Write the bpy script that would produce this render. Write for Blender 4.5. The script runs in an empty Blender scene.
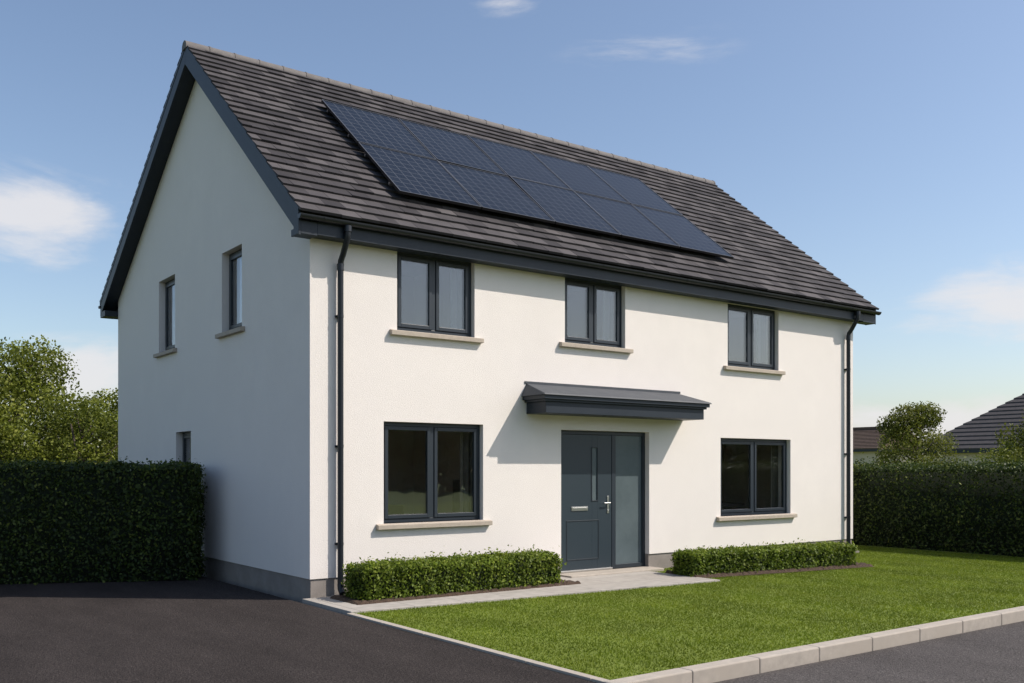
import bpy, bmesh, math, numpy as np
from mathutils import Vector
rng=np.random.default_rng(7)
S=bpy.context.scene
S.view_settings.view_transform='Standard'; S.view_settings.look='None'; S.view_settings.exposure=0
COL=S.collection
# ================================================================= materials
def newmat(name):
    m=bpy.data.materials.new(name); m.use_nodes=True
    return m,m.node_tree.nodes,m.node_tree.links,m.node_tree.nodes['Principled BSDF']
def N(nodes,t,**k):
    n=nodes.new(t)
    for a,b in k.items(): setattr(n,a,b)
    return n
def mat(name,c1,c2=None,scale=5,rough=.6,bump=0,bscale=100,metal=0,spec=.5,c3=None,scale3=.6,detail=6,bdist=.01):
    m,n,l,p=newmat(name)
    p.inputs['Roughness'].default_value=rough; p.inputs['Metallic'].default_value=metal
    p.inputs['Specular IOR Level'].default_value=spec
    p.inputs['Base Color'].default_value=(*c1,1)
    tc=N(n,'ShaderNodeTexCoord')
    if c2:
        t=N(n,'ShaderNodeTexNoise'); t.inputs['Scale'].default_value=scale; t.inputs['Detail'].default_value=detail
        t.inputs['Roughness'].default_value=.65
        l.new(tc.outputs['Object'],t.inputs['Vector'])
        r=N(n,'ShaderNodeValToRGB'); r.color_ramp.elements[0].position=.32; r.color_ramp.elements[1].position=.68
        r.color_ramp.elements[0].color=(*c1,1); r.color_ramp.elements[1].color=(*c2,1)
        l.new(t.outputs['Fac'],r.inputs['Fac']); out=r.outputs['Color']
        if c3:
            t2=N(n,'ShaderNodeTexNoise'); t2.inputs['Scale'].default_value=scale3; t2.inputs['Detail'].default_value=4
            l.new(tc.outputs['Object'],t2.inputs['Vector'])
            r2=N(n,'ShaderNodeValToRGB'); r2.color_ramp.elements[0].position=.42; r2.color_ramp.elements[1].position=.68
            l.new(t2.outputs['Fac'],r2.inputs['Fac'])
            mx=N(n,'ShaderNodeMixRGB'); l.new(r2.outputs['Color'],mx.inputs[0])
            l.new(out,mx.inputs[1]); mx.inputs[2].default_value=(*c3,1); out=mx.outputs[0]
        l.new(out,p.inputs['Base Color'])
    if bump:
        b=N(n,'ShaderNodeTexNoise'); b.inputs['Scale'].default_value=bscale; b.inputs['Detail'].default_value=3
        l.new(tc.outputs['Object'],b.inputs['Vector'])
        bb=N(n,'ShaderNodeBump'); bb.inputs['Strength'].default_value=bump; bb.inputs['Distance'].default_value=bdist
        l.new(b.outputs['Fac'],bb.inputs['Height']); l.new(bb.outputs['Normal'],p.inputs['Normal'])
    return m
def attrmat(name,stops,rough=.7,transl=0,spec=.3,noise=None):
    m,n,l,p=newmat(name)
    a=N(n,'ShaderNodeAttribute',attribute_name='rnd')
    r=N(n,'ShaderNodeValToRGB'); e=r.color_ramp.elements
    e[0].position=stops[0][0]; e[0].color=(*stops[0][1],1); e[1].position=stops[-1][0]; e[1].color=(*stops[-1][1],1)
    for q in stops[1:-1]:
        x=e.new(q[0]); x.color=(*q[1],1)
    l.new(a.outputs['Fac'],r.inputs['Fac'])
    out=r.outputs['Color']
    if noise:
        tc=N(n,'ShaderNodeTexCoord'); t=N(n,'ShaderNodeTexNoise'); t.inputs['Scale'].default_value=noise[0]; t.inputs['Detail'].default_value=4
        l.new(tc.outputs['Object'],t.inputs['Vector'])
        mr=N(n,'ShaderNodeMapRange'); mr.inputs['From Min'].default_value=.3; mr.inputs['From Max'].default_value=.7
        mr.inputs['To Min'].default_value=noise[1]; mr.inputs['To Max'].default_value=noise[2]
        l.new(t.outputs['Fac'],mr.inputs['Value'])
        v=N(n,'ShaderNodeVectorMath',operation='SCALE'); l.new(out,v.inputs[0]); l.new(mr.outputs['Result'],v.inputs['Scale']); out=v.outputs['Vector']
    l.new(out,p.inputs['Base Color']); p.inputs['Roughness'].default_value=rough; p.inputs['Specular IOR Level'].default_value=spec
    if transl:
        tr=N(n,'ShaderNodeBsdfTranslucent'); l.new(out,tr.inputs['Color'])
        mx=N(n,'ShaderNodeMixShader'); mx.inputs[0].default_value=transl
        l.new(p.outputs[0],mx.inputs[1]); l.new(tr.outputs[0],mx.inputs[2]); l.new(mx.outputs[0],n['Material Output'].inputs[0])
    return m
def glassmat(name,tint,base=.09):
    m,n,l,p=newmat(name); n.remove(p)
    t=N(n,'ShaderNodeBsdfTransparent'); t.inputs[0].default_value=(*tint,1)
    g=N(n,'ShaderNodeBsdfGlossy'); g.inputs['Roughness'].default_value=.01; g.inputs[0].default_value=(.95,.97,1,1)
    # Schlick reflectance, same from both sides of the pane
    lw=N(n,'ShaderNodeLayerWeight'); lw.inputs[0].default_value=.5
    pw_=N(n,'ShaderNodeMath',operation='POWER'); pw_.inputs[1].default_value=4.0; l.new(lw.outputs['Facing'],pw_.inputs[0])
    ma=N(n,'ShaderNodeMath',operation='MULTIPLY_ADD'); ma.inputs[1].default_value=1-base; ma.inputs[2].default_value=base; ma.use_clamp=True
    l.new(pw_.outputs[0],ma.inputs[0])
    tc=N(n,'ShaderNodeTexCoord'); no=N(n,'ShaderNodeTexNoise'); no.inputs['Scale'].default_value=1.6
    l.new(tc.outputs['Object'],no.inputs['Vector']); b=N(n,'ShaderNodeBump'); b.inputs['Strength'].default_value=.12; b.inputs['Distance'].default_value=.02
    l.new(no.outputs['Fac'],b.inputs['Height']); l.new(b.outputs[0],g.inputs['Normal'])
    mx=N(n,'ShaderNodeMixShader'); l.new(ma.outputs[0],mx.inputs[0]); l.new(t.outputs[0],mx.inputs[1]); l.new(g.outputs[0],mx.inputs[2])
    l.new(mx.outputs[0],n['Material Output'].inputs[0]); return m

M_wall=mat('white_render',(.815,.765,.715),(.775,.726,.680),1.4,.88,.55,90,spec=.15,bdist=.010,c3=(.795,.746,.70),scale3=.35)
M_plinth=mat('plinth_render',(.22,.195,.175),(.29,.26,.235),3,.85,.4,120)
M_frame=mat('anthracite_frame',(.018,.026,.035),rough=.42)
M_fascia=mat('anthracite_fascia',(.015,.022,.032),(.020,.028,.039),3,.48,spec=.35)
M_pipe=mat('downpipe_plastic',(.010,.013,.019),rough=.4)
M_sill=mat('stone_sill',(.46,.395,.32),(.38,.325,.265),14,.8,.3,200)
M_glass=glassmat('window_glass',(.95,.965,.965),.085)
M_frost=mat('frosted_glass',(.085,.11,.12),(.11,.14,.15),2,.2)
M_door=mat('door_paint',(.022,.035,.045),rough=.4)
M_doortrim=mat('door_moulding',(.014,.022,.029),rough=.45)
M_steel=mat('brushed_steel',(.62,.62,.61),rough=.28,metal=1)
M_lead=mat('canopy_roofing',(.055,.062,.072),(.075,.082,.092),4,.6,.15,60,spec=.3)
M_int=mat('interior_plaster',(.74,.68,.60),rough=.9)
M_floor=mat('interior_floor',(.34,.25,.17),(.28,.20,.13),6,.5)
M_furn=mat('interior_furniture',(.16,.13,.11),rough=.7)
M_curt=mat('curtain_cloth',(.28,.29,.29),(.22,.23,.235),9,.9)
M_curt2=mat('curtain_cloth_beige',(.20,.17,.13),(.15,.125,.10),9,.9)
M_ridge=mat('ridge_tile',(.115,.105,.102),(.16,.147,.14),8,.8,.3,80)
M_tile=attrmat('roof_tile',[(0,(.034,.031,.033)),(.5,(.056,.051,.053)),(1,(.092,.084,.085))],.8,noise=(2.5,.84,1.15),spec=.22)
M_under=mat('roof_underlay',(.02,.02,.02),rough=.9)
M_kerb=mat('kerb_concrete',(.44,.39,.33),(.34,.305,.26),9,.85,.3,150,c3=(.38,.335,.28),scale3=2)
M_soil=mat('soil',(.085,.052,.032),(.045,.028,.018),25,.95,.9,60,bdist=.03)
M_bark=mat('bark',(.10,.075,.055),(.06,.045,.035),12,.9,.6,40)
M_core=mat('hedge_core',(.010,.018,.006),rough=1)
def asphalt(name,a,b,patch,fleck):
    m,n,l,p=newmat(name); tc=N(n,'ShaderNodeTexCoord')
    v=N(n,'ShaderNodeTexNoise'); v.inputs['Scale'].default_value=55; v.inputs['Detail'].default_value=3; v.inputs['Roughness'].default_value=.8
    l.new(tc.outputs['Object'],v.inputs['Vector'])
    r=N(n,'ShaderNodeValToRGB'); e=r.color_ramp.elements; e[0].position=.33; e[0].color=(*a,1); e[1].position=.66; e[1].color=(*b,1)
    x=e.new(.74); x.color=(*fleck,1)
    l.new(v.outputs['Fac'],r.inputs['Fac'])
    mp=N(n,'ShaderNodeMapping'); mp.inputs['Scale'].default_value=(1.6,.5,1); l.new(tc.outputs['Object'],mp.inputs[0])
    t=N(n,'ShaderNodeTexNoise'); t.inputs['Scale'].default_value=.8; t.inputs['Detail'].default_value=8; t.inputs['Roughness'].default_value=.65
    l.new(mp.outputs[0],t.inputs['Vector'])
    mr=N(n,'ShaderNodeMapRange'); mr.inputs['From Min'].default_value=.3; mr.inputs['From Max'].default_value=.7
    mr.inputs['To Min'].default_value=patch[0]; mr.inputs['To Max'].default_value=patch[1]; l.new(t.outputs['Fac'],mr.inputs['Value'])
    s=N(n,'ShaderNodeVectorMath',operation='SCALE'); l.new(r.outputs['Color'],s.inputs[0]); l.new(mr.outputs['Result'],s.inputs['Scale'])
    l.new(s.outputs['Vector'],p.inputs['Base Color']); p.inputs['Roughness'].default_value=.9; p.inputs['Specular IOR Level'].default_value=.12
    b_=N(n,'ShaderNodeBump'); b_.inputs['Strength'].default_value=.9; b_.inputs['Distance'].default_value=.018
    l.new(v.outputs['Fac'],b_.inputs['Height']); l.new(b_.outputs[0],p.inputs['Normal']); return m
M_drive=asphalt('tarmac_driveway',(.012,.0102,.0098),(.068,.057,.053),(.74,1.24),(.20,.175,.16))
M_road=asphalt('tarmac_road',(.036,.033,.032),(.135,.122,.116),(.82,1.15),(.32,.295,.28))
def slabs(name):
    m,n,l,p=newmat(name); tc=N(n,'ShaderNodeTexCoord')
    b=N(n,'ShaderNodeTexBrick'); b.offset=0; b.inputs['Scale'].default_value=1; b.inputs['Brick Width'].default_value=.75; b.inputs['Row Height'].default_value=.6
    b.inputs['Mortar Size'].default_value=.006; b.inputs['Color1'].default_value=(.38,.35,.31,1); b.inputs['Color2'].default_value=(.42,.39,.35,1); b.inputs['Mortar'].default_value=(.2,.19,.17,1)
    l.new(tc.outputs['Object'],b.inputs['Vector'])
    t=N(n,'ShaderNodeTexNoise'); t.inputs['Scale'].default_value=7; t.inputs['Detail'].default_value=8; l.new(tc.outputs['Object'],t.inputs['Vector'])
    mr=N(n,'ShaderNodeMapRange'); mr.inputs['To Min'].default_value=.65; mr.inputs['To Max'].default_value=1.12; l.new(t.outputs['Fac'],mr.inputs['Value'])
    s=N(n,'ShaderNodeVectorMath',operation='SCALE'); l.new(b.outputs['Color'],s.inputs[0]); l.new(mr.outputs['Result'],s.inputs['Scale'])
    l.new(s.outputs['Vector'],p.inputs['Base Color']); p.inputs['Roughness'].default_value=.85; return m
M_path=slabs('concrete_flags')
def solar():
    m,n,l,p=newmat('solar_cells'); tc=N(n,'ShaderNodeTexCoord')
    b=N(n,'ShaderNodeTexBrick'); b.offset=0; b.inputs['Scale'].default_value=1; b.inputs['Brick Width'].default_value=.1790; b.inputs['Row Height'].default_value=.1664
    b.inputs['Mortar Size'].default_value=.0065; b.inputs['Mortar Smooth'].default_value=.1
    b.inputs['Color1'].default_value=(.006,.008,.013,1); b.inputs['Color2'].default_value=(.010,.0125,.018,1); b.inputs['Mortar'].default_value=(.070,.074,.082,1)
    mp=N(n,'ShaderNodeMapping'); mp.inputs['Location'].default_value=(-.028,-.028,0); l.new(tc.outputs['Object'],mp.inputs[0])
    l.new(mp.outputs[0],b.inputs['Vector']); l.new(b.outputs['Color'],p.inputs['Base Color'])
    p.inputs['Roughness'].default_value=.28; p.inputs['Specular IOR Level'].default_value=.18; return m
M_cell=solar(); M_pframe=mat('panel_frame',(.012,.012,.014),rough=.35); M_pedge=mat('panel_frame_lip',(.16,.165,.175),rough=.35,metal=.5)
leaf_box=attrmat('box_leaves',[(0,(.032,.056,.006)),(.45,(.115,.170,.014)),(.8,(.19,.25,.024)),(1,(.28,.32,.05))],.55,.38,noise=(4,.75,1.2))
leaf_dark=attrmat('hedge_leaves',[(0,(.012,.026,.006)),(.5,(.040,.066,.011)),(.85,(.080,.110,.018)),(1,(.16,.18,.03))],.55,.28,noise=(1.5,.7,1.3))
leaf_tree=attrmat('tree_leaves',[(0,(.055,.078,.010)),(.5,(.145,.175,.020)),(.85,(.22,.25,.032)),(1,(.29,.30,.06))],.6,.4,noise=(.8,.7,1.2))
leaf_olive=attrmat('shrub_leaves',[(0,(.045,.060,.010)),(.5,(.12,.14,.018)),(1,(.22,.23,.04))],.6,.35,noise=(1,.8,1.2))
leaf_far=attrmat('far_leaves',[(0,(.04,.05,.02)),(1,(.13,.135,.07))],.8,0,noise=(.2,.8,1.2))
M_blade=attrmat('grass_blades',[(0,(.105,.155,.010)),(.5,(.175,.235,.017)),(1,(.26,.30,.038))],.6,.40,noise=(1.1,.80,1.18))
M_lawn=mat('lawn_turf',(.105,.145,.010),(.16,.205,.018),45,.9,.4,120,c3=(.12,.16,.012),scale3=1.5)
M_field=mat('field_grass',(.09,.13,.025),(.12,.15,.04),.3,.95)
# ================================================================= mesh helpers
class MB:
    def __init__(s): s.v=[]; s.f=[]; s.m=[]; s.r=[]
    def add(s,vs,fs,m=0,r=None):
        o=len(s.v); s.v+=[tuple(q) for q in vs]; s.f+=[tuple(o+i for i in q) for q in fs]; s.m+=[m]*len(fs)
        s.r+=[(rng.random() if r is None else r)]*len(vs)
    def hexa(s,vs,m=0): s.add(vs,[(0,2,3,1),(4,5,7,6),(0,1,5,4),(2,6,7,3),(0,4,6,2),(1,3,7,5)],m)
    def box(s,x0,x1,y0,y1,z0,z1,m=0):
        x0,x1=sorted((x0,x1)); y0,y1=sorted((y0,y1)); z0,z1=sorted((z0,z1))
        s.hexa([(x,y,z) for z in(z0,z1) for y in(y0,y1) for x in(x0,x1)],m)
    def prism(s,poly,x0,x1,m=0):
        n=len(poly); a=[(x0,y,z) for y,z in poly]; b=[(x1,y,z) for y,z in poly]
        s.add(a+b,[tuple(range(n))[::-1],tuple(range(n,2*n))]+[(i,(i+1)%n,n+(i+1)%n,n+i) for i in range(n)],m)
    def tube(s,pts,rad,m=0,n=14):
        pts=[Vector(p) for p in pts]
        if not hasattr(rad,'__len__'): rad=[rad]*len(pts)
        vs=[]
        for i,p in enumerate(pts):
            d=(pts[min(i+1,len(pts)-1)]-pts[max(i-1,0)]).normalized()
            u=d.cross(Vector((1,0,0)))
            if u.length<.3: u=d.cross(Vector((0,1,0)))
            u.normalize(); w=d.cross(u)
            for k in range(n):
                a=2*math.pi*k/n; vs.append(p+(u*math.cos(a)+w*math.sin(a))*rad[i])
        L=len(pts)
        fs=[(i*n+k,i*n+(k+1)%n,(i+1)*n+(k+1)%n,(i+1)*n+k) for i in range(L-1) for k in range(n)]
        fs+=[tuple(range(n))[::-1],tuple(range((L-1)*n,L*n))]
        s.add(vs,fs,m)
    def build(s,name,mats,parent=None,bevel=0,smooth=False):
        me=bpy.data.meshes.new(name); me.from_pydata(s.v,[],s.f)
        for q in mats: me.materials.append(q)
        me.polygons.foreach_set('material_index',s.m)
        bm=bmesh.new(); bm.from_mesh(me); bmesh.ops.recalc_face_normals(bm,faces=bm.faces)
        if smooth:
            for f in bm.faces: f.smooth=True
            for e in bm.edges:
                if len(e.link_faces)==2 and e.calc_face_angle(0)>math.radians(35): e.smooth=False
        bm.to_mesh(me); bm.free()
        a=me.attributes.new('rnd','FLOAT','POINT'); a.data.foreach_set('value',s.r)
        o=bpy.data.objects.new(name,me); COL.objects.link(o)
        if parent: o.parent=parent
        if bevel:
            b=o.modifiers.new('bevel','BEVEL'); b.width=bevel; b.segments=2; b.limit_method='ANGLE'; b.angle_limit=math.radians(40)
        return o
def empty(name,parent=None):
    o=bpy.data.objects.new(name,None); o.empty_display_size=.3; COL.objects.link(o)
    if parent: o.parent=parent
    return o
def fastmesh(name,V,k,rnd,material,extra=None,parent=None,loc=(0,0,0)):
    n=V.shape[0]; verts=V.reshape(-1,3); tot=n*k
    me=bpy.data.meshes.new(name)
    ev=np.array(extra.v,float).reshape(-1,3) if extra else np.zeros((0,3)); ef=extra.f if extra else []
    allv=np.vstack([verts,ev]); me.vertices.add(len(allv)); me.vertices.foreach_set('co',allv.ravel())
    li=np.concatenate([np.arange(tot)]+[np.array(f)+tot for f in ef]).astype(np.int32)
    sizes=np.concatenate([np.full(n,k),np.array([len(f) for f in ef],int)]).astype(np.int32)
    me.loops.add(len(li)); me.loops.foreach_set('vertex_index',li)
    me.polygons.add(len(sizes)); me.polygons.foreach_set('loop_start',np.concatenate([[0],np.cumsum(sizes)[:-1]]).astype(np.int32))
    me.materials.append(material)
    if extra:
        me.materials.append(extra.mat); mi=np.zeros(len(sizes),np.int32); mi[n:]=1; me.polygons.foreach_set('material_index',mi)
    me.update(calc_edges=True); me.validate()
    a=me.attributes.new('rnd','FLOAT','POINT'); a.data.foreach_set('value',np.concatenate([np.repeat(rnd,k),np.full(len(ev),.3)]))
    o=bpy.data.objects.new(name,me); o.location=loc; COL.objects.link(o)
    if parent: o.parent=parent
    return o
def leaves(P,size,nrm=None,bias=.0):
    n=len(P); d=rng.normal(size=(n,3))
    if nrm is not None: d=d*(1-bias)+nrm*bias*1.6
    d/=np.linalg.norm(d,axis=1)[:,None]
    a=np.cross(d,rng.normal(size=(n,3))); a/=np.linalg.norm(a,axis=1)[:,None]; b=np.cross(d,a)
    s=(size*rng.uniform(.6,1.35,n))[:,None]
    return np.stack([P-a*s*.5,P+b*s*.3,P+a*s*.5,P-b*s*.3],1)
def wob(P,f=1.0,seed=0):
    x,y,z=P[:,0]*f,P[:,1]*f,P[:,2]*f
    return (np.sin(3.1*x+1.7*y+seed)+np.sin(2.3*y-2.9*z+1.3+seed)+np.sin(5.7*x-3.3*z+.6)+np.sin(7.9*y+6.1*z+2.)*.7+np.sin(11.*x+9*y+7*z)*.5)/4.2
def hedge(name,p0,p1,width,h,dens,size,material,amp=.04,z0=0,sprig=.03):
    p0=np.array(p0,float); p1=np.array(p1,float); L=np.linalg.norm(p1-p0); u=(p1-p0)/L; v=np.array([-u[1],u[0]])
    faces=[('top',L,width),('s+',L,h),('s-',L,h),('e+',width,h),('e-',width,h)]
    Ps=[];Ns=[]
    for nm,a,b in faces:
        n=int(a*b*dens); A=rng.uniform(0,1,n); B=rng.uniform(0,1,n)
        if nm=='top': q=np.stack([A*L,(B-.5)*width,np.full(n,h)],1); nn=(0,0,1)
        elif nm=='s+': q=np.stack([A*L,np.full(n,width/2),B*h],1); nn=(0,1,0)
        elif nm=='s-': q=np.stack([A*L,np.full(n,-width/2),B*h],1); nn=(0,-1,0)
        elif nm=='e+': q=np.stack([np.full(n,L),(A-.5)*width,B*h],1); nn=(1,0,0)
        else: q=np.stack([np.zeros(n),(A-.5)*width,B*h],1); nn=(-1,0,0)
        Ps.append(q); Ns.append(np.tile(nn,(n,1)))
    P=np.vstack(Ps); Nn=np.vstack(Ns).astype(float)
    r=min(.12,width*.2); c=P.copy(); c[:,0]=np.clip(P[:,0],r,L-r); c[:,1]=np.clip(P[:,1],-width/2+r,width/2-r); c[:,2]=np.minimum(P[:,2],h-r)
    d=P-c; dl=np.linalg.norm(d,axis=1)[:,None]+1e-6; P=c+d/dl*np.minimum(dl,r); Nn=d/dl
    w=wob(P,2.2/ max(.3,h)**.5,1); off=amp*w+rng.normal(0,amp*.45,len(P))-np.abs(rng.normal(0,amp*.8,len(P)))
    sp=rng.random(len(P))<sprig; off=off+sp*np.abs(rng.normal(0,amp*1.3,len(P)))
    P=P+Nn*off[:,None]; P[:,2]=np.maximum(P[:,2],.01)
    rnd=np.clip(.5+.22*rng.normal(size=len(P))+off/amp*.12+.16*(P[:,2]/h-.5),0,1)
    V=leaves(P,size,Nn,.45)
    V2=np.empty_like(V); V2[...,0]=p0[0]+V[...,0]*u[0]+V[...,1]*v[0]; V2[...,1]=p0[1]+V[...,0]*u[1]+V[...,1]*v[1]; V2[...,2]=V[...,2]+z0
    core=MB(); g=amp*1.6
    co=[(x,y,z) for z in(0,h-g) for y in(-width/2+g,width/2-g) for x in(g,L-g)]
    core.hexa([(p0[0]+x*u[0]+y*v[0],p0[1]+x*u[1]+y*v[1],z+z0) for x,y,z in co]); core.mat=M_core
    return fastmesh(name,V2,4,rnd,material,core)
def tree(name,x,y,h,rad,nl,size,material,z0=-.12,seed=0,trunk=.09,low=.25,clumps=26,cs_=(.20,.40)):
    R=np.random.default_rng(seed); tb=MB(); tb.mat=M_bark
    top=h*.8
    tb.tube([(x,y,z0),(x+.04*h*R.normal()*.3,y,h*.3),(x+.1*R.normal(),y+.1*R.normal(),top)],[trunk,trunk*.75,trunk*.2],n=8)
    cs=[]
    for i in range(clumps):
        t=R.uniform(0,1); ang=R.uniform(0,6.283); prof=math.sin(math.pi*min(1,.18+t*.78))**.7
        rr=rad*prof*R.uniform(.35,1.0); z=h*(low+(1-low)*t*.93)
        c=np.array([x+rr*math.cos(ang),y+rr*math.sin(ang),z]); cr=rad*R.uniform(*cs_)
        cs.append((c,cr))
        zz=max(.1,z-rr*.8); tb.tube([(x,y,min(zz,top*.9)),tuple((np.array([x,y,zz])*.45+c*.55)+np.array([0,0,-.05])),tuple(c)],[trunk*.4,trunk*.25,trunk*.08],n=5)
    Vs=[];Rn=[]
    for c,cr in cs:
        n=int(nl/clumps*(cr/(rad*.3))**2); d=R.normal(size=(n,3)); d/=np.linalg.norm(d,axis=1)[:,None]
        q=d*(cr*R.uniform(.35,1.12,n)**.6)[:,None]*(1+.25*wob(d,2,R.uniform(0,6)))[:,None]; q[:,2]*=.85
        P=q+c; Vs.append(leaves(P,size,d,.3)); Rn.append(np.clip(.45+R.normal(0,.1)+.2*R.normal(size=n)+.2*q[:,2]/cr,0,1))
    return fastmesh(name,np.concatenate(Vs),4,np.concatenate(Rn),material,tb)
# ================================================================= HOUSE
W,D=12.58,9.8
house=empty('white_house')
yf,zf=-.30,5.20; yr,zr=4.4,9.07; yb,zb=10.22,5.44
mf=(zr-zf)/(yr-yf); mb=(zr-zb)/(yb-yr); thf=math.atan(mf); thb=math.atan(mb)
def zfront(y,c=0): return zf+mf*(y-yf)+c/math.cos(thf)
def zback(y,c=0): return zb+mb*(yb-y)+c/math.cos(thb)
def apex(c):
    y=(zb+mb*yb+c/math.cos(thb)-zf+mf*yf-c/math.cos(thf))/(mf+mb); return (y,zfront(y,c))
def vband(b,s0,s1,ct,cb,y0,y1,m=0):
    at,ab=apex(ct),apex(cb)
    b.prism([(y0,zfront(y0,cb)),(y0,zfront(y0,ct)),at,ab],s0,s1,m)
    b.prism([(y1,zback(y1,ct)),(y1,zback(y1,cb)),ab,at],s0,s1,m)
def shell():
    a=MB(); cw=-.135; ap=apex(cw)
    a.prism([(0,.28),(0,zfront(0,cw)),ap,(D,zback(D,cw)),(D,.28)],0,W)
    o=a.build('walls',[M_wall])
    i=MB(); t=.3; ap2=apex(cw-.12)
    i.prism([(t,.10),(t,zfront(t,cw-.12)),ap2,(D-t,zback(D-t,cw-.12)),(D-t,.10)],t,W-t); inn=i.build('cut1',[M_wall])
    return o,inn
FW=[(1.36,2.72,3.80,4.965,'u'),(4.52,5.88,3.87,4.965,'u'),(8.54,10.06,3.74,4.945,'u'),
 (1.14,2.88,1.00,2.47,'g'),(8.34,10.44,.885,2.37,'g')]
GW=[(2.50,3.39,4.02,5.33,'u'),(5.85,6.84,4.02,5.40,'u'),(4.95,5.79,1.15,2.46,'g')]
DOOR=(4.44,6.46,.06,2.43)
walls,inn=shell()
cut=MB()
for x0,x1,z0,z1,_ in FW: cut.box(x0,x1,-.5,.6,z0,z1)
for y0,y1,z0,z1,_ in GW: cut.box(-.5,.6,y0,y1,z0,z1)
cut.box(DOOR[0],DOOR[1],-.5,.6,-.2,DOOR[3])
cutter=cut.build('cut2',[M_wall])
for c in(inn,cutter):
    md=walls.modifiers.new('b','BOOLEAN'); md.operation='DIFFERENCE'; md.solver='EXACT'; md.object=c
pl=MB(); pl.box(.018,W-.018,.018,D-.018,-.15,.279); plinth=pl.build('plinth',[M_plinth],house)
c3=MB(); c3.box(DOOR[0],DOOR[1],-.5,.5,-.02,.6); c3o=c3.build('cut3',[M_wall])
md=plinth.modifiers.new('b','BOOLEAN'); md.operation='DIFFERENCE'; md.solver='EXACT'; md.object=c3o
dg=bpy.context.evaluated_depsgraph_get()
for o in(walls,plinth):
    me=bpy.data.meshes.new_from_object(o.evaluated_get(dg)); o.modifiers.clear(); o.data=me
for o in(inn,cutter,c3o): bpy.data.objects.remove(o)
walls.parent=house
it=MB(); IB=3.3
it.box(.3,W-.3,.3,D-.3,.282,.30,1); it.box(.3,W-.3,.3,D-.3,2.62,2.85,0)
it.box(.3,W-.3,IB,IB+.1,.30,2.62,0); it.box(.3,W-.3,IB,IB+.1,2.85,5.36,0)
for x in(3.6,7.0): it.box(x,x+.1,.3,IB,.30,2.62,0); it.box(x,x+.1,.3,IB,2.85,5.36,0)
it.box(.3,W-.3,.3,D-.3,5.36,5.42,0)
it.box(.9,2.9,1.9,2.6,.3,.75,2); it.box(.9,2.9,2.45,2.65,.75,1.15,2); it.box(8.9,10.6,1.3,2.1,1.0,1.06,2); it.box(9.0,9.1,1.4,1.5,.3,1.0,2); it.box(10.4,10.5,1.9,2.0,.3,1.0,2)
it.box(1.5,2.5,IB-.04,IB-.001,1.5,2.15,2); it.box(10.6,11.4,IB-.04,IB-.001,1.4,2.1,2)
it.box(9.6,10.3,IB-.05,IB-.001,.3,2.25,2)
it.box(3.3,3.55,1.2,1.5,.3,1.6,2)
it.build('interior',[M_int,M_floor,M_furn],house)
def window(name,side,a0,a1,z0,z1,two=True,rec=.09,curt=None,cm=None):
    b=MB()
    def bx(p0,p1,d0,d1,q0,q1,m=0):
        if side=='f': b.box(p0,p1,d0,d1,q0,q1,m)
        else: b.box(d0,d1,p0,p1,q0,q1,m)
    g=.003; a0+=g;a1-=g;z0+=g;z1-=g; F=.055; d0,d1=rec,rec+.07
    bx(a0,a0+F,d0,d1,z0,z1); bx(a1-F,a1,d0,d1,z0,z1); bx(a0+F,a1-F,d0,d1,z0,z0+F); bx(a0+F,a1-F,d0,d1,z1-F,z1)
    spans=[(a0+F,a1-F)]
    if two:
        mid=(a0+a1)/2; bx(mid-.03,mid+.03,d0,d1,z0+F,z1-F); spans=[(a0+F,mid-.03),(mid+.03,a1-F)]
    for s0,s1 in spans:
        e=.004; C=.055; u0,u1,w0,w1=s0+e,s1-e,z0+F+e,z1-F-e; c0,c1=d0-.014,d0+.045
        bx(u0,u0+C,c0,c1,w0,w1); bx(u1-C,u1,c0,c1,w0,w1); bx(u0+C,u1-C,c0,c1,w0,w0+C); bx(u0+C,u1-C,c0,c1,w1-C,w1)
        bx(u0+C,u1-C,c0+.022,c0+.046,w0+C,w1-C,1)
        bx(u1-.035,u1-.018,c1,c1+.03,(w0+w1)/2-.06,(w0+w1)/2+.06,2)
    o=b.build(name,[M_frame,M_glass,M_steel],house,bevel=.004)
    s=MB(); ov=.13
    if side=='f':
        s.hexa([(a0-ov,-.075,z0-.085),(a1+ov,-.075,z0-.085),(a0-ov,.0-.001,z0-.085),(a1+ov,-.001,z0-.085),(a0-ov,-.075,z0-.018),(a1+ov,-.075,z0-.018),(a0-ov,-.001,z0-.004),(a1+ov,-.001,z0-.004)])
        s.box(a0+.002,a1-.002,-.002,rec+.01,z0-.02,z0-.003)
    else:
        s.hexa([(-.075,a0-ov,z0-.085),(-.001,a0-ov,z0-.085),(-.075,a1+ov,z0-.085),(-.001,a1+ov,z0-.085),(-.075,a0-ov,z0-.018),(-.001,a0-ov,z0-.004),(-.075,a1+ov,z0-.018),(-.001,a1+ov,z0-.004)])
        s.box(-.002,rec+.01,a0+.002,a1-.002,z0-.02,z0-.003)
    s.build(name+'_sill',[M_sill],house,bevel=.006)
    if curt:
        c=MB()
        for c0,c1 in curt:
            n=int((c1-c0)/.02)+2; xs=np.linspace(c0,c1,n); ds=rec+.26+.03*np.sin(xs*55)+.012*np.sin(xs*23)
            vs=[]
            for x,d in zip(xs,ds):
                for z in(z0-.25,z1+.12): vs.append((x,d,z) if side=='f' else (d,x,z))
            c.add(vs,[(2*i,2*i+1,2*i+3,2*i+2) for i in range(n-1)])
        c.build(name+'_curtain',[cm],house,smooth=True)
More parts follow.
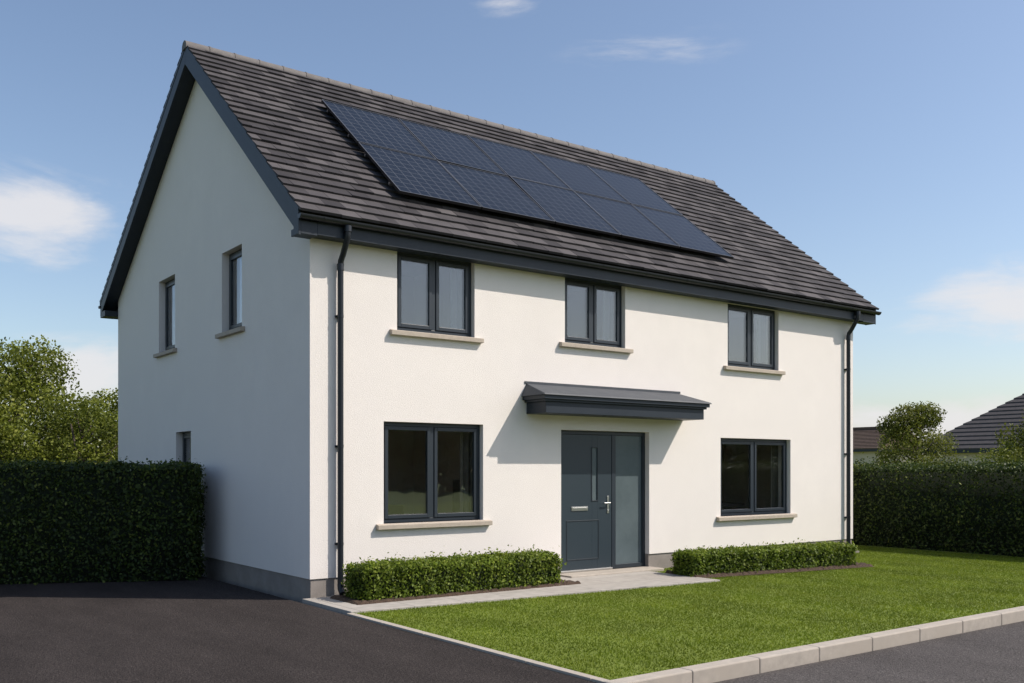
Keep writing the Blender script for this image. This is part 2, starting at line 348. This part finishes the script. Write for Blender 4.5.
for i,(x0,x1,z0,z1,k) in enumerate(FW):
    if k=='u': cu=[(x0-.1,x0+.26),(x1-.22,x1+.1)]
    else: cu=[(x0-.12,x0+.20),(x1-.20,x1+.12)]
    window('window_%d'%(i+1),'f',x0,x1,z0,z1,True,.09,cu,M_curt if k=='u' else M_curt2)
for i,(y0,y1,z0,z1,k) in enumerate(GW): window('side_window_%d'%(i+1),'g',y0,y1,z0,z1,False,.12,None)
# --- door
d=MB(); x0,x1,z0,z1=DOOR; r0,r1=.10,.18; F=.065
d.box(x0+.003,x0+F,r0,r1,z0,z1-.003); d.box(x1-F,x1-.003,r0,r1,z0,z1-.003); d.box(x0+F,x1-F,r0,r1,z1-F,z1-.003)
lx1=5.66; d.box(lx1,lx1+.09,r0,r1,z0,z1-F); d.box(lx1+.09,x1-F,r0,r1,z0,z0+.07); d.box(x0+F,lx1,r0-.02,r1,z0,z0+.03,3)
d.build('door_frame',[M_frame,M_glass,M_frost,M_steel],house,bevel=.004)
lf=MB(); a,b_=x0+F+.004,lx1-.004; l0,l1=r0+.008,r0+.06; zz0,zz1=z0+.034,z1-F-.004
sx0,sx1=a+.70,a+.82; sz0,sz1=1.25,2.14
lf.box(a,sx0,l0,l1,zz0,zz1); lf.box(sx1,b_,l0,l1,zz0,zz1); lf.box(sx0,sx1,l0,l1,zz0,sz0); lf.box(sx0,sx1,l0,l1,sz1,zz1)
lf.box(sx0,sx1,l0+.012,l1-.012,sz0,sz1,2)
def ring(b,p0,p1,q0,q1,w,dd0,dd1,m):
    b.box(p0,p0+w,dd0,dd1,q0,q1,m); b.box(p1-w,p1,dd0,dd1,q0,q1,m); b.box(p0+w,p1-w,dd0,dd1,q0,q0+w,m); b.box(p0+w,p1-w,dd0,dd1,q1-w,q1,m)
ring(lf,sx0-.018,sx1+.018,sz0-.018,sz1+.018,.02,l0-.008,l0-.0005,1)
ring(lf,a+.13,a+.86,.25,.92,.020,l0-.006,l0-.0005,1)
lf.box(a+.24,a+.60,l0-.012,l0-.0005,1.08,1.15,3); lf.box(a+.26,a+.58,l0-.017,l0-.012,1.095,1.135,3)
hx=b_-.085; lf.box(hx-.022,hx+.022,l0-.010,l0-.0005,1.02,1.32,3)
lf.tube([(hx,l0-.008,1.20),(hx,l0-.055,1.20)],.010,3,8); lf.tube([(hx+.01,l0-.055,1.20),(hx-.13,l0-.055,1.20)],.011,3,8)
lf.tube([(hx,l0-.0,1.07),(hx,l0-.022,1.07)],.014,3,10)
for hz in(.35,1.25,2.1): lf.box(a-.012,a+.012,l0-.014,l0-.0005,hz-.05,hz+.05,1)
lf.build('door_leaf',[M_door,M_doortrim,M_frost,M_steel],house,bevel=.003)
sl=MB(); sl.box(lx1+.09,x1-F,r0+.03,r0+.05,z0+.07,z1-F-.002); sl.build('door_sidelight',[M_frost],house)
st=MB(); st.box(x0-.05,x1+.05,-.32,.10,-.1,.055); st.build('door_step',[M_kerb],house,bevel=.012)
# --- canopy
c=MB()
c.box(3.72,7.32,-.50,-.001,2.66,2.84,0); c.box(3.68,7.36,-.535,-.001,2.84,2.875,0); c.box(3.64,7.40,-.57,-.001,2.875,2.935,0)
c.hexa([(3.61,-.60,2.936),(7.43,-.60,2.936),(3.61,-.001,2.936),(7.43,-.001,2.936),(3.63,-.585,2.96),(7.41,-.585,2.96),(3.72,-.001,3.15),(7.18,-.001,3.15)],1)
c.box(3.68,7.24,-.014,-.001,3.145,3.185,1)
c.build('door_canopy',[M_fascia,M_lead],house,bevel=.005)
# --- roof structure
V0,V1=-.27,13.05
r=MB(); vband(r,V0+.035,V1-.035,-.004,-.10,-.20,yb-.06,0); r.build('roof_deck',[M_under],house)
b=MB()
for s0,s1 in((V0-.005,V0+.03),(V1-.03,V1+.005)): vband(b,s0,s1,.012,-.27,-.245,yb-.02,0)
vband(b,V0+.03,-.001,-.20,-.225,-.19,yb-.08,0); vband(b,W+.001,V1-.03,-.20,-.225,-.19,yb-.08,0)
for s0,s1 in((V0-.012,V0-.0055),(V1+.0055,V1+.012)): vband(b,s0,s1,.014,-.06,-.25,yb,0)
for s0,s1 in((V0+.031,-.003),(W+.003,V1-.031)): b.box(s0,s1,-.243,-.001,4.915,5.10,0)
b.box(V0-.004,V0+.029,-.244,-.0,4.91,5.0,0); b.box(V1-.029,V1+.004,-.244,-.0,4.91,5.0,0)
for s0,s1 in((V0-.004,-.003),(W+.003,V1+.004)): b.box(s0,s1,D+.001,yb-.03,5.10,zback(yb-.03,-.2),0)
b.build('bargeboards',[M_fascia],house,bevel=.004)
f=MB()
f.box(-.002,W+.002,-.243,-.218,4.93,5.17,0); f.box(-.002,W+.002,-.2175,-.001,4.935,4.95,0)
f.box(-.002,W+.002,yb-.08,yb-.05,5.1,5.38,0); f.box(-.002,W+.002,D+.001,yb-.081,5.11,5.125,0)
f.build('fascia_and_soffit',[M_fascia],house,bevel=.004)
def gutter(yc,zc,name):
    g=MB(); R0,R1=.06,.054; n=12; s0,s1=V0-.02,V1+.02
    o=[(yc-R0*math.cos(math.pi*k/n),zc-R0*math.sin(math.pi*k/n)) for k in range(n+1)]
    i=[(yc-R1*math.cos(math.pi*k/n),zc-R1*math.sin(math.pi*k/n)) for k in range(n+1)]
    g.prism(o+i[::-1],s0,s1); g.prism(o,s0-.006,s0-.0002); g.prism(o,s1+.0002,s1+.006)
    R2=.064; q=[(yc-R2*math.cos(math.pi*k/n),zc-R2*math.sin(math.pi*k/n)) for k in range(n+1)]
    x=s0+.35
    while x<s1: g.prism(q+o[::-1],x-.015,x+.015); x+=1.0
    g.build(name,[M_pipe],house,smooth=True)
gutter(-.305,5.155,'front_gutter'); gutter(yb+.02,5.37,'rear_gutter')
def downpipe(x,name):
    p=MB(); yg=-.30
    p.tube([(x,yg,5.10),(x,yg,5.00),(x,yg+.01,4.94),(x,-.16,4.74),(x,-.09,4.66),(x,-.078,4.58),(x,-.078,.16)],.042,0,14)
    p.tube([(x,yg,5.10),(x,yg,5.02)],.055,0,14)
    p.tube([(x,-.078,4.62),(x,-.078,4.53)],.049,0,14)
    for z in(3.9,2.1,.75):
        p.tube([(x,-.078,z+.02),(x,-.078,z-.02)],.0455,0,14); p.box(x-.05,x+.05,-.04,-.001,z-.015,z+.015)
    p.tube([(x,-.078,.20),(x,-.088,.13),(x,-.14,.07)],.046,0,14)
    p.box(x-.12,x+.12,-.26,-.02,-.02,.045,1)
    p.build(name,[M_pipe,M_plinth],house,smooth=True)
downpipe(.42,'downpipe_1'); downpipe(12.30,'downpipe_2')
def tiles(front):
    t=MB(); th=thf if front else thb
    y0,z0=(yf,zf) if front else (yb,zb); sg=1 if front else -1
    ax=apex(0); L=math.hypot(ax[0]-y0,ax[1]-z0)
    U=(sg*math.cos(th),math.sin(th)); Nn=(-sg*math.sin(th),math.cos(th))
    def P(x,b_,c_): return (x,y0+U[0]*b_+Nn[0]*c_,z0+U[1]*b_+Nn[1]*c_)
    g=.235; nc=int(L/g); g=L/nc; w=.30
    for i in range(nc):
        x=V0-.012-(w*.5 if i%2 else 0)
        while x<V1+.012:
            a0=max(x+.002,V0-.012); a1=min(x+w-.002,V1+.012); x+=w
            if a1-a0<.03: continue
            j=rng.normal(0,.0022); b0=i*g+rng.normal(0,.003); b1=min((i+1)*g+.03,L-.01)
            t.hexa([P(a0,b0,.004),P(a1,b0,.004),P(a0,b1,-.002),P(a1,b1,-.002),P(a0,b0,.043+j),P(a1,b0,.043+j),P(a0,b1,.008),P(a1,b1,.008)],0)
    t.build('roof_tiles_front' if front else 'roof_tiles_rear',[M_tile],house)
tiles(True); tiles(False)
rd=MB(); ax=apex(0.0); x=V0-.03; seg=.45
while x<V1:
    x1_=min(x+seg,V1+.03); n=10; R0=.115
    def arc(R,dz): return [(ax[0]-R*math.cos(math.pi*k/n)*1.0,ax[1]+dz-.055+R*math.sin(math.pi*k/n)*.95) for k in range(n+1)]
    rd.prism(arc(R0,0)+[(ax[0]+R0,ax[1]-.09),(ax[0]-R0,ax[1]-.09)],x+.003,x1_-.003)
    rd.prism(arc(R0+.008,0)+[(ax[0]+R0+.008,ax[1]-.092),(ax[0]-R0-.008,ax[1]-.092)],x1_-.035,x1_-.001)
    x+=seg
rd.build('ridge_tiles',[M_ridge],house,smooth=True)
# ================================================================= SOLAR PANELS
pw,ph=1.484,1.715; xs=1.60; b0=.45/math.cos(thf)+.30/math.cos(thf)-.02
for row in range(2):
    for c_ in range(5):
        p=MB(); fw=.026; T=.042
        p.box(0,fw,0,ph,0,T-.002,1); p.box(pw,pw-fw,0,ph,0,T-.002,1); p.box(fw,pw-fw,0,fw,0,T-.002,1); p.box(fw,pw-fw,ph-fw,ph,0,T-.002,1)
        ring2=[(0,.012,0,ph),(pw-.012,pw,0,ph),(.012,pw-.012,0,.012),(.012,pw-.012,ph-.012,ph)]
        for q0,q1,q2,q3 in ring2: p.box(q0,q1,q2,q3,T-.0015,T+.001,3)
        p.box(fw,pw-fw,fw,ph-fw,.010,T-.006,0)
        for rr in(.35,1.35): p.box(-.005,pw+.012,rr,rr+.04,-.045,-.002,2)
        for rr in(.3,1.3):
            for q in(.3,1.1): p.box(q,q+.04,rr,rr+.1,-.10,-.046,2)
        o=p.build('solar_panel',[M_cell,M_pframe,M_steel,M_pedge])
        bb=b0+row*(ph+.026)
        o.rotation_euler=(thf+rng.normal(0,.003),rng.normal(0,.002),0)
        cc=.125
        o.location=(xs+c_*(pw+.022), yf+math.cos(thf)*bb-math.sin(thf)*cc, zf+math.sin(thf)*bb+math.cos(thf)*cc)
# ================================================================= GROUND
def sheet(name,x0,x1,y0,y1,z,m,thick=.0):
    g=MB()
    if thick: g.box(x0,x1,y0,y1,z-thick,z)
    else: g.add([(x0,y0,z),(x1,y0,z),(x1,y1,z),(x0,y1,z)],[(0,1,2,3)])
    return g.build(name,[m])
sheet('ground',-600,700,-600,700,-.16,M_field)
sheet('driveway',-15,-.20,-6.30,13,-.004,M_drive,.12)
sheet('road',-200,200,-14.5,-6.32,-.115,M_road,.04)
dr=MB(); dr.hexa([(-15,-6.9,-.2),(-.2,-6.9,-.2),(-15,-6.301,-.2),(-.2,-6.301,-.2),(-15,-6.9,-.112),(-.2,-6.9,-.112),(-15,-6.301,-.006),(-.2,-6.301,-.006)]); dr.build('driveway_ramp',[M_drive])
sheet('lawn',-.10,14.4,-6.13,-.0-.02,.0,M_lawn,.15)
sheet('side_lawn',W-.0+.02,14.4,-.018,14,.0,M_lawn,.15)
pp=MB(); poly=[(-.12,-.012),(6.12,-.012),(6.12,-1.92),(-.12,-1.45)]
pp.add([(x,y,-.05) for x,y in poly]+[(x,y,.028) for x,y in poly],[(3,2,1,0),(4,5,6,7)]+[(i,(i+1)%4,4+(i+1)%4,4+i) for i in range(4)])
pp.build('garden_path',[M_path],bevel=.006)
def bed(x0,x1,y0,y1,name,z=.03,loc=(0,0,0),rot=0):
    b=MB(); nx=int((x1-x0)/.05)+1; ny=int((y1-y0)/.05)+1; vs=[]
    for j in range(ny+1):
        for i in range(nx+1):
            x=x0+(x1-x0)*i/nx; y=y0+(y1-y0)*j/ny; e=(i in(0,nx)) or (j in(0,ny)); vs.append((x,y,z-.02 if e else z+.025+rng.normal(0,.008)))
    b.add(vs,[(j*(nx+1)+i,j*(nx+1)+i+1,(j+1)*(nx+1)+i+1,(j+1)*(nx+1)+i) for j in range(ny) for i in range(nx)]); o=b.build(name,[M_soil]); o.location=loc; o.rotation_euler=(0,0,rot)
bed(.18,4.05,-1.02,-.14,'soil_bed')
HA=-math.atan2(.60,3.75); HP=(6.10,-1.10)
bed(-.0,4.10,-.38,.50,'soil_bed.001',.03,(HP[0],HP[1],0),HA)
ed=MB(); y=-1.47
while y>-6.1: ed.box(-.195,-.105,y-.90,y-.003,-.14,.018); y-=.903
ed.build('driveway_edging',[M_kerb],bevel=.006)
kb=MB(); x=-.195
while x<40: kb.box(x,x+.911,-6.30,-6.135,-.2,.022); x+=.914
kb.build('kerb',[M_kerb],bevel=.014)
sheet('verge',14.4,60,-6.13,30,-.02,M_lawn,.1)
far=MB(); x=-60
while x<60: far.box(x,x+.91,-14.66,-14.505,-.2,.01); x+=.915
far.build('kerb.001',[M_kerb],bevel=.015)
sheet('verge.001',-200,200,-30,-14.67,-.02,M_lawn,.1)
def grass(name,regions,dens,hh):
    Vs=[];R=[]
    for (x0,x1,y0,y1) in regions:
        n=int((x1-x0)*(y1-y0)*dens); x=rng.uniform(x0,x1,n); y=rng.uniform(y0,y1,n)
        hx_=(x-HP[0])*math.cos(HA)+(y-HP[1])*math.sin(HA); hy_=-(x-HP[0])*math.sin(HA)+(y-HP[1])*math.cos(HA)
        keep=~((x<6.14)&(y>-1.45-.0753*(x+.12)-.01))&~((hx_>-.02)&(hx_<4.12)&(hy_>-.40)&(hy_<.52))
        x=x[keep];y=y[keep];n=len(x); a=rng.uniform(0,6.283,n); w=rng.uniform(.004,.008,n); h=hh*rng.uniform(.5,1.3,n)*(1+.25*wob(np.stack([x,y,0*x],1),1.5))
        lx=rng.normal(0,.6,n)*h; ly=rng.normal(0,.6,n)*h; z=np.zeros(n)
        V=np.stack([np.stack([x-np.cos(a)*w,y-np.sin(a)*w,z],1),np.stack([x+np.cos(a)*w,y+np.sin(a)*w,z],1),np.stack([x+lx,y+ly,h],1)],1)
        Vs.append(V); R.append(np.clip(.45+.2*rng.normal(size=n)+.08*np.sign(np.sin(x*math.pi/.55)),0,1))
    fastmesh(name,np.concatenate(Vs),3,np.concatenate(R),M_blade)
grass('grass',[(-.10,14.0,-6.13,-.03),(12.7,14.0,-.03,6)],3000,.021)
# ================================================================= HEDGES
hedge('box_hedge',(.36,-.58),(3.72,-.60),.62,.48,4600,.042,leaf_box,.045,.03)
hedge('box_hedge',HP,(HP[0]+3.70,HP[1]-.592),.60,.39,4200,.044,leaf_box,.042,.03)
hedge('tall_hedge',(-.24,3.76),(-13.3,10.0),1.25,1.86,1300,.055,leaf_dark,.06)
hedge('tall_hedge',(14.80,14.0),(14.80,-6.6),1.3,1.86,1100,.06,leaf_dark,.10,sprig=.06)
# ================================================================= TREES
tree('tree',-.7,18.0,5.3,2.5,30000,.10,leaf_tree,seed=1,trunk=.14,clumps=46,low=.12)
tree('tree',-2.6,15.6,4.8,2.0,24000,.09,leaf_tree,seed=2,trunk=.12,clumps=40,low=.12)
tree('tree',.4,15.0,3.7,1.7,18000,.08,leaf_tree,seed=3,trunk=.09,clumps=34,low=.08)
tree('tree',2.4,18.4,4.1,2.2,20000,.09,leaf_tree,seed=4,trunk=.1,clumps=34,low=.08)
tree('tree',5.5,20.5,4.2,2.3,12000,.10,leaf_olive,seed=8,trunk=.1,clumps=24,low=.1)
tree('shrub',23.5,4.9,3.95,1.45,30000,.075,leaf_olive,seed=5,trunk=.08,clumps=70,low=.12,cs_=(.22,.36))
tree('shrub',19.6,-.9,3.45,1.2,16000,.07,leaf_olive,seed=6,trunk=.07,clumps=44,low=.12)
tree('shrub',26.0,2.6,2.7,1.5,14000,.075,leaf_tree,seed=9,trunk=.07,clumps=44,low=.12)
Vs=[];R=[]
for (cx,cy,hh) in [(q,-50+4*math.sin(q*.13),7+2.2*math.sin(q*.37)+1.5*math.sin(q*.91)) for q in range(-60,110,3)]+[(q,95+8*math.sin(q*.2),3.0+1.2*math.sin(q*.6)) for q in range(-60,110,3)]:
    n=700; d_=rng.normal(size=(n,3)); d_/=np.linalg.norm(d_,axis=1)[:,None]; q=d_*rng.uniform(.5,1,n)[:,None]*np.array([3.2,3,hh*.55]); P=q+np.array([cx,cy,hh*.46]); Vs.append(leaves(P,1.1)); R.append(np.clip(.4+.2*rng.normal(size=n)+.15*d_[:,2],0,1))
fastmesh('far_and_reflection_trees',np.concatenate(Vs),4,np.concatenate(R),leaf_far)  # includes unseen row behind the camera, added for dark reflections in the windows
# ================================================================= NEIGHBOURING HOUSES
M_nroof=mat('neighbour_roof',(.055,.050,.052),(.075,.070,.070),5,.85,spec=.2); M_nbr=mat('neighbour_roof_brown',(.11,.075,.058),(.14,.10,.078),5,.85,spec=.2)
M_nwall=mat('neighbour_render',(.60,.52,.42),(.56,.48,.39),2,.9)
def bungalow(cx,cy,hx,hy,eave,ridge,name,roofm,hip):
    h=empty(name); w=MB(); w.box(cx-hx,cx+hx,cy-hy,cy+hy,-.16,eave-.12)
    w.build('walls',[M_nwall],h)
    r=MB(); e=.4; X0,X1,Y0,Y1=cx-hx-e,cx+hx+e,cy-hy-e,cy+hy+e
    n=14
    for i in range(n):
        t0,t1=i/n,(i+1)/n
        def rect(t,z):
            ex=(hx+e)*t; ey=(hip)*t; return [(X0+ex*1.0,Y0+ey,z),(X1-ex,Y0+ey,z),(X1-ex,Y1-ey,z),(X0+ex,Y1-ey,z)]
        z0=eave+(ridge-eave)*t0; z1=eave+(ridge-eave)*t1
        lo=rect(t0,z0-.0); up=rect(min(t1,.998),z1-.05); lo2=rect(t0,z0-.08)
        r.add(lo2+lo+up,[(0,1,5,4),(1,2,6,5),(2,3,7,6),(3,0,4,7),(4,5,9,8),(5,6,10,9),(6,7,11,10),(7,4,8,11)],0)
    r.box(cx-.12,cx+.12,Y0+hip,Y1-hip,ridge-.06,ridge+.08)
    r.build('roof',[roofm],h)
    g=MB(); g.box(X0,X1,Y0,Y1,eave-.22,eave-.085); g.build('fascia',[M_fascia],h)
    q=MB()
    for dy in(-hy*.55,0,hy*.5):
        q.box(cx-hx-.03,cx-hx-.001,cy+dy-.7,cy+dy+.7,.9,2.1,0); q.box(cx-hx-.04,cx-hx-.031,cy+dy-.62,cy+dy+.62,.98,2.02,1)
    for dx in(-hx*.5,hx*.4):
        q.box(cx+dx-.8,cx+dx+.8,cy-hy-.03,cy-hy-.001,.9,2.1,0); q.box(cx+dx-.7,cx+dx+.7,cy-hy-.04,cy-hy-.031,.98,2.02,1)
    q.build('windows',[M_frame,M_frost],h)
bungalow(44.2,7.0,4.5,7.0,2.75,5.75,'bungalow',M_nroof,3.5)
bungalow(48.3,23.5,2.5,3.0,3.0,4.3,'bungalow.001',M_nbr,.05)
# ================================================================= LIGHT, SKY, CAMERA
sd=Vector((.57,-.50,.80)).normalized()
el=math.asin(sd.z); rot=math.atan2(sd.x,sd.y)
sl_=bpy.data.lights.new('sun','SUN'); sl_.energy=5.0; sl_.angle=math.radians(.5); sl_.color=(1,.92,.83)
so=bpy.data.objects.new('sun',sl_); COL.objects.link(so); so.rotation_euler=sd.to_track_quat('Z','Y').to_euler(); so.location=(20,-20,30)
w=bpy.data.worlds.new('World'); S.world=w; w.use_nodes=True; n=w.node_tree.nodes; l=w.node_tree.links
bg=n['Background']; bg.inputs[1].default_value=.145
sk=n.new('ShaderNodeTexSky'); sk.sky_type='NISHITA'; sk.sun_disc=False; sk.sun_elevation=el; sk.sun_rotation=rot; sk.air_density=1.0; sk.dust_density=1.4; sk.ozone_density=1.1
ti=n.new('ShaderNodeMixRGB'); ti.blend_type='MULTIPLY'; ti.inputs[0].default_value=1; l.new(sk.outputs[0],ti.inputs[1]); ti.inputs[2].default_value=(1.12,1.10,1.10,1)
tc=n.new('ShaderNodeTexCoord')
mp=n.new('ShaderNodeMapping'); mp.inputs['Scale'].default_value=(1,1,3.2); l.new(tc.outputs['Generated'],mp.inputs[0])
no=n.new('ShaderNodeTexNoise'); no.inputs['Scale'].default_value=7; no.inputs['Detail'].default_value=9; no.inputs['Roughness'].default_value=.60; no.inputs['Distortion'].default_value=.3
l.new(mp.outputs[0],no.inputs['Vector'])
prev=None
for az,e_,sa,se,k in [(9,13.2,8.5,3.2,1),(12.5,5.0,7,2.6,1.15),(64.5,8.8,8,2.8,1.2),(60,2.6,9,1.8,1.2),(36,26,3.5,1.0,.5),(45,23.5,6,1.8,.34),(-30,9,9,3,1),(100,11,12,3.5,1),(190,14,14,4,1)]:
    A=math.radians(az);E=math.radians(e_)
    c_=Vector((math.sin(A)*math.cos(E),math.cos(A)*math.cos(E),math.sin(E))); rt=Vector((math.cos(A),-math.sin(A),0)); up=rt.cross(c_)
    sb=n.new('ShaderNodeVectorMath'); sb.operation='SUBTRACT'; l.new(tc.outputs['Generated'],sb.inputs[0]); sb.inputs[1].default_value=c_
    cx=n.new('ShaderNodeCombineXYZ')
    for i,(vv,ss) in enumerate(((rt,math.radians(sa)),(up,math.radians(se)),(c_,.5))):
        dt=n.new('ShaderNodeVectorMath'); dt.operation='DOT_PRODUCT'; l.new(sb.outputs[0],dt.inputs[0]); dt.inputs[1].default_value=vv/ss; l.new(dt.outputs['Value'],cx.inputs[i])
    ln=n.new('ShaderNodeVectorMath'); ln.operation='LENGTH'; l.new(cx.outputs[0],ln.inputs[0])
    ms=n.new('ShaderNodeMapRange'); ms.inputs['From Min'].default_value=1; ms.inputs['From Max'].default_value=0; ms.inputs['To Max'].default_value=k; l.new(ln.outputs['Value'],ms.inputs['Value'])
    if prev is None: prev=ms.outputs[0]
    else:
        mxx=n.new('ShaderNodeMath'); mxx.operation='MAXIMUM'; l.new(prev,mxx.inputs[0]); l.new(ms.outputs[0],mxx.inputs[1]); prev=mxx.outputs[0]
ad=n.new('ShaderNodeMath'); ad.operation='MULTIPLY_ADD'; l.new(prev,ad.inputs[0]); ad.inputs[1].default_value=.42; l.new(no.outputs['Fac'],ad.inputs[2])
sm=n.new('ShaderNodeMapRange'); sm.interpolation_type='SMOOTHSTEP'; sm.inputs['From Min'].default_value=.54; sm.inputs['From Max'].default_value=.92; sm.inputs['To Max'].default_value=.85; l.new(ad.outputs[0],sm.inputs['Value'])
gt=n.new('ShaderNodeMath'); gt.operation='MULTIPLY'; l.new(sm.outputs[0],gt.inputs[0])
g2=n.new('ShaderNodeMapRange'); g2.inputs['From Max'].default_value=.25; l.new(prev,g2.inputs['Value']); l.new(g2.outputs[0],gt.inputs[1])
mx=n.new('ShaderNodeMixRGB'); l.new(gt.outputs[0],mx.inputs[0]); l.new(ti.outputs[0],mx.inputs[1]); mx.inputs[2].default_value=(5.7,5.6,5.7,1)
l.new(mx.outputs[0],bg.inputs[0])
cam=bpy.data.cameras.new('camera'); co=bpy.data.objects.new('camera',cam); COL.objects.link(co)
co.location=(-5.561,-12.069,1.8); co.rotation_euler=(math.pi/2,0,-math.radians(36.7)); cam.sensor_width=36; cam.lens=33.54; cam.shift_y=.1235; cam.clip_end=3000; cam.clip_start=.1
S.camera=co
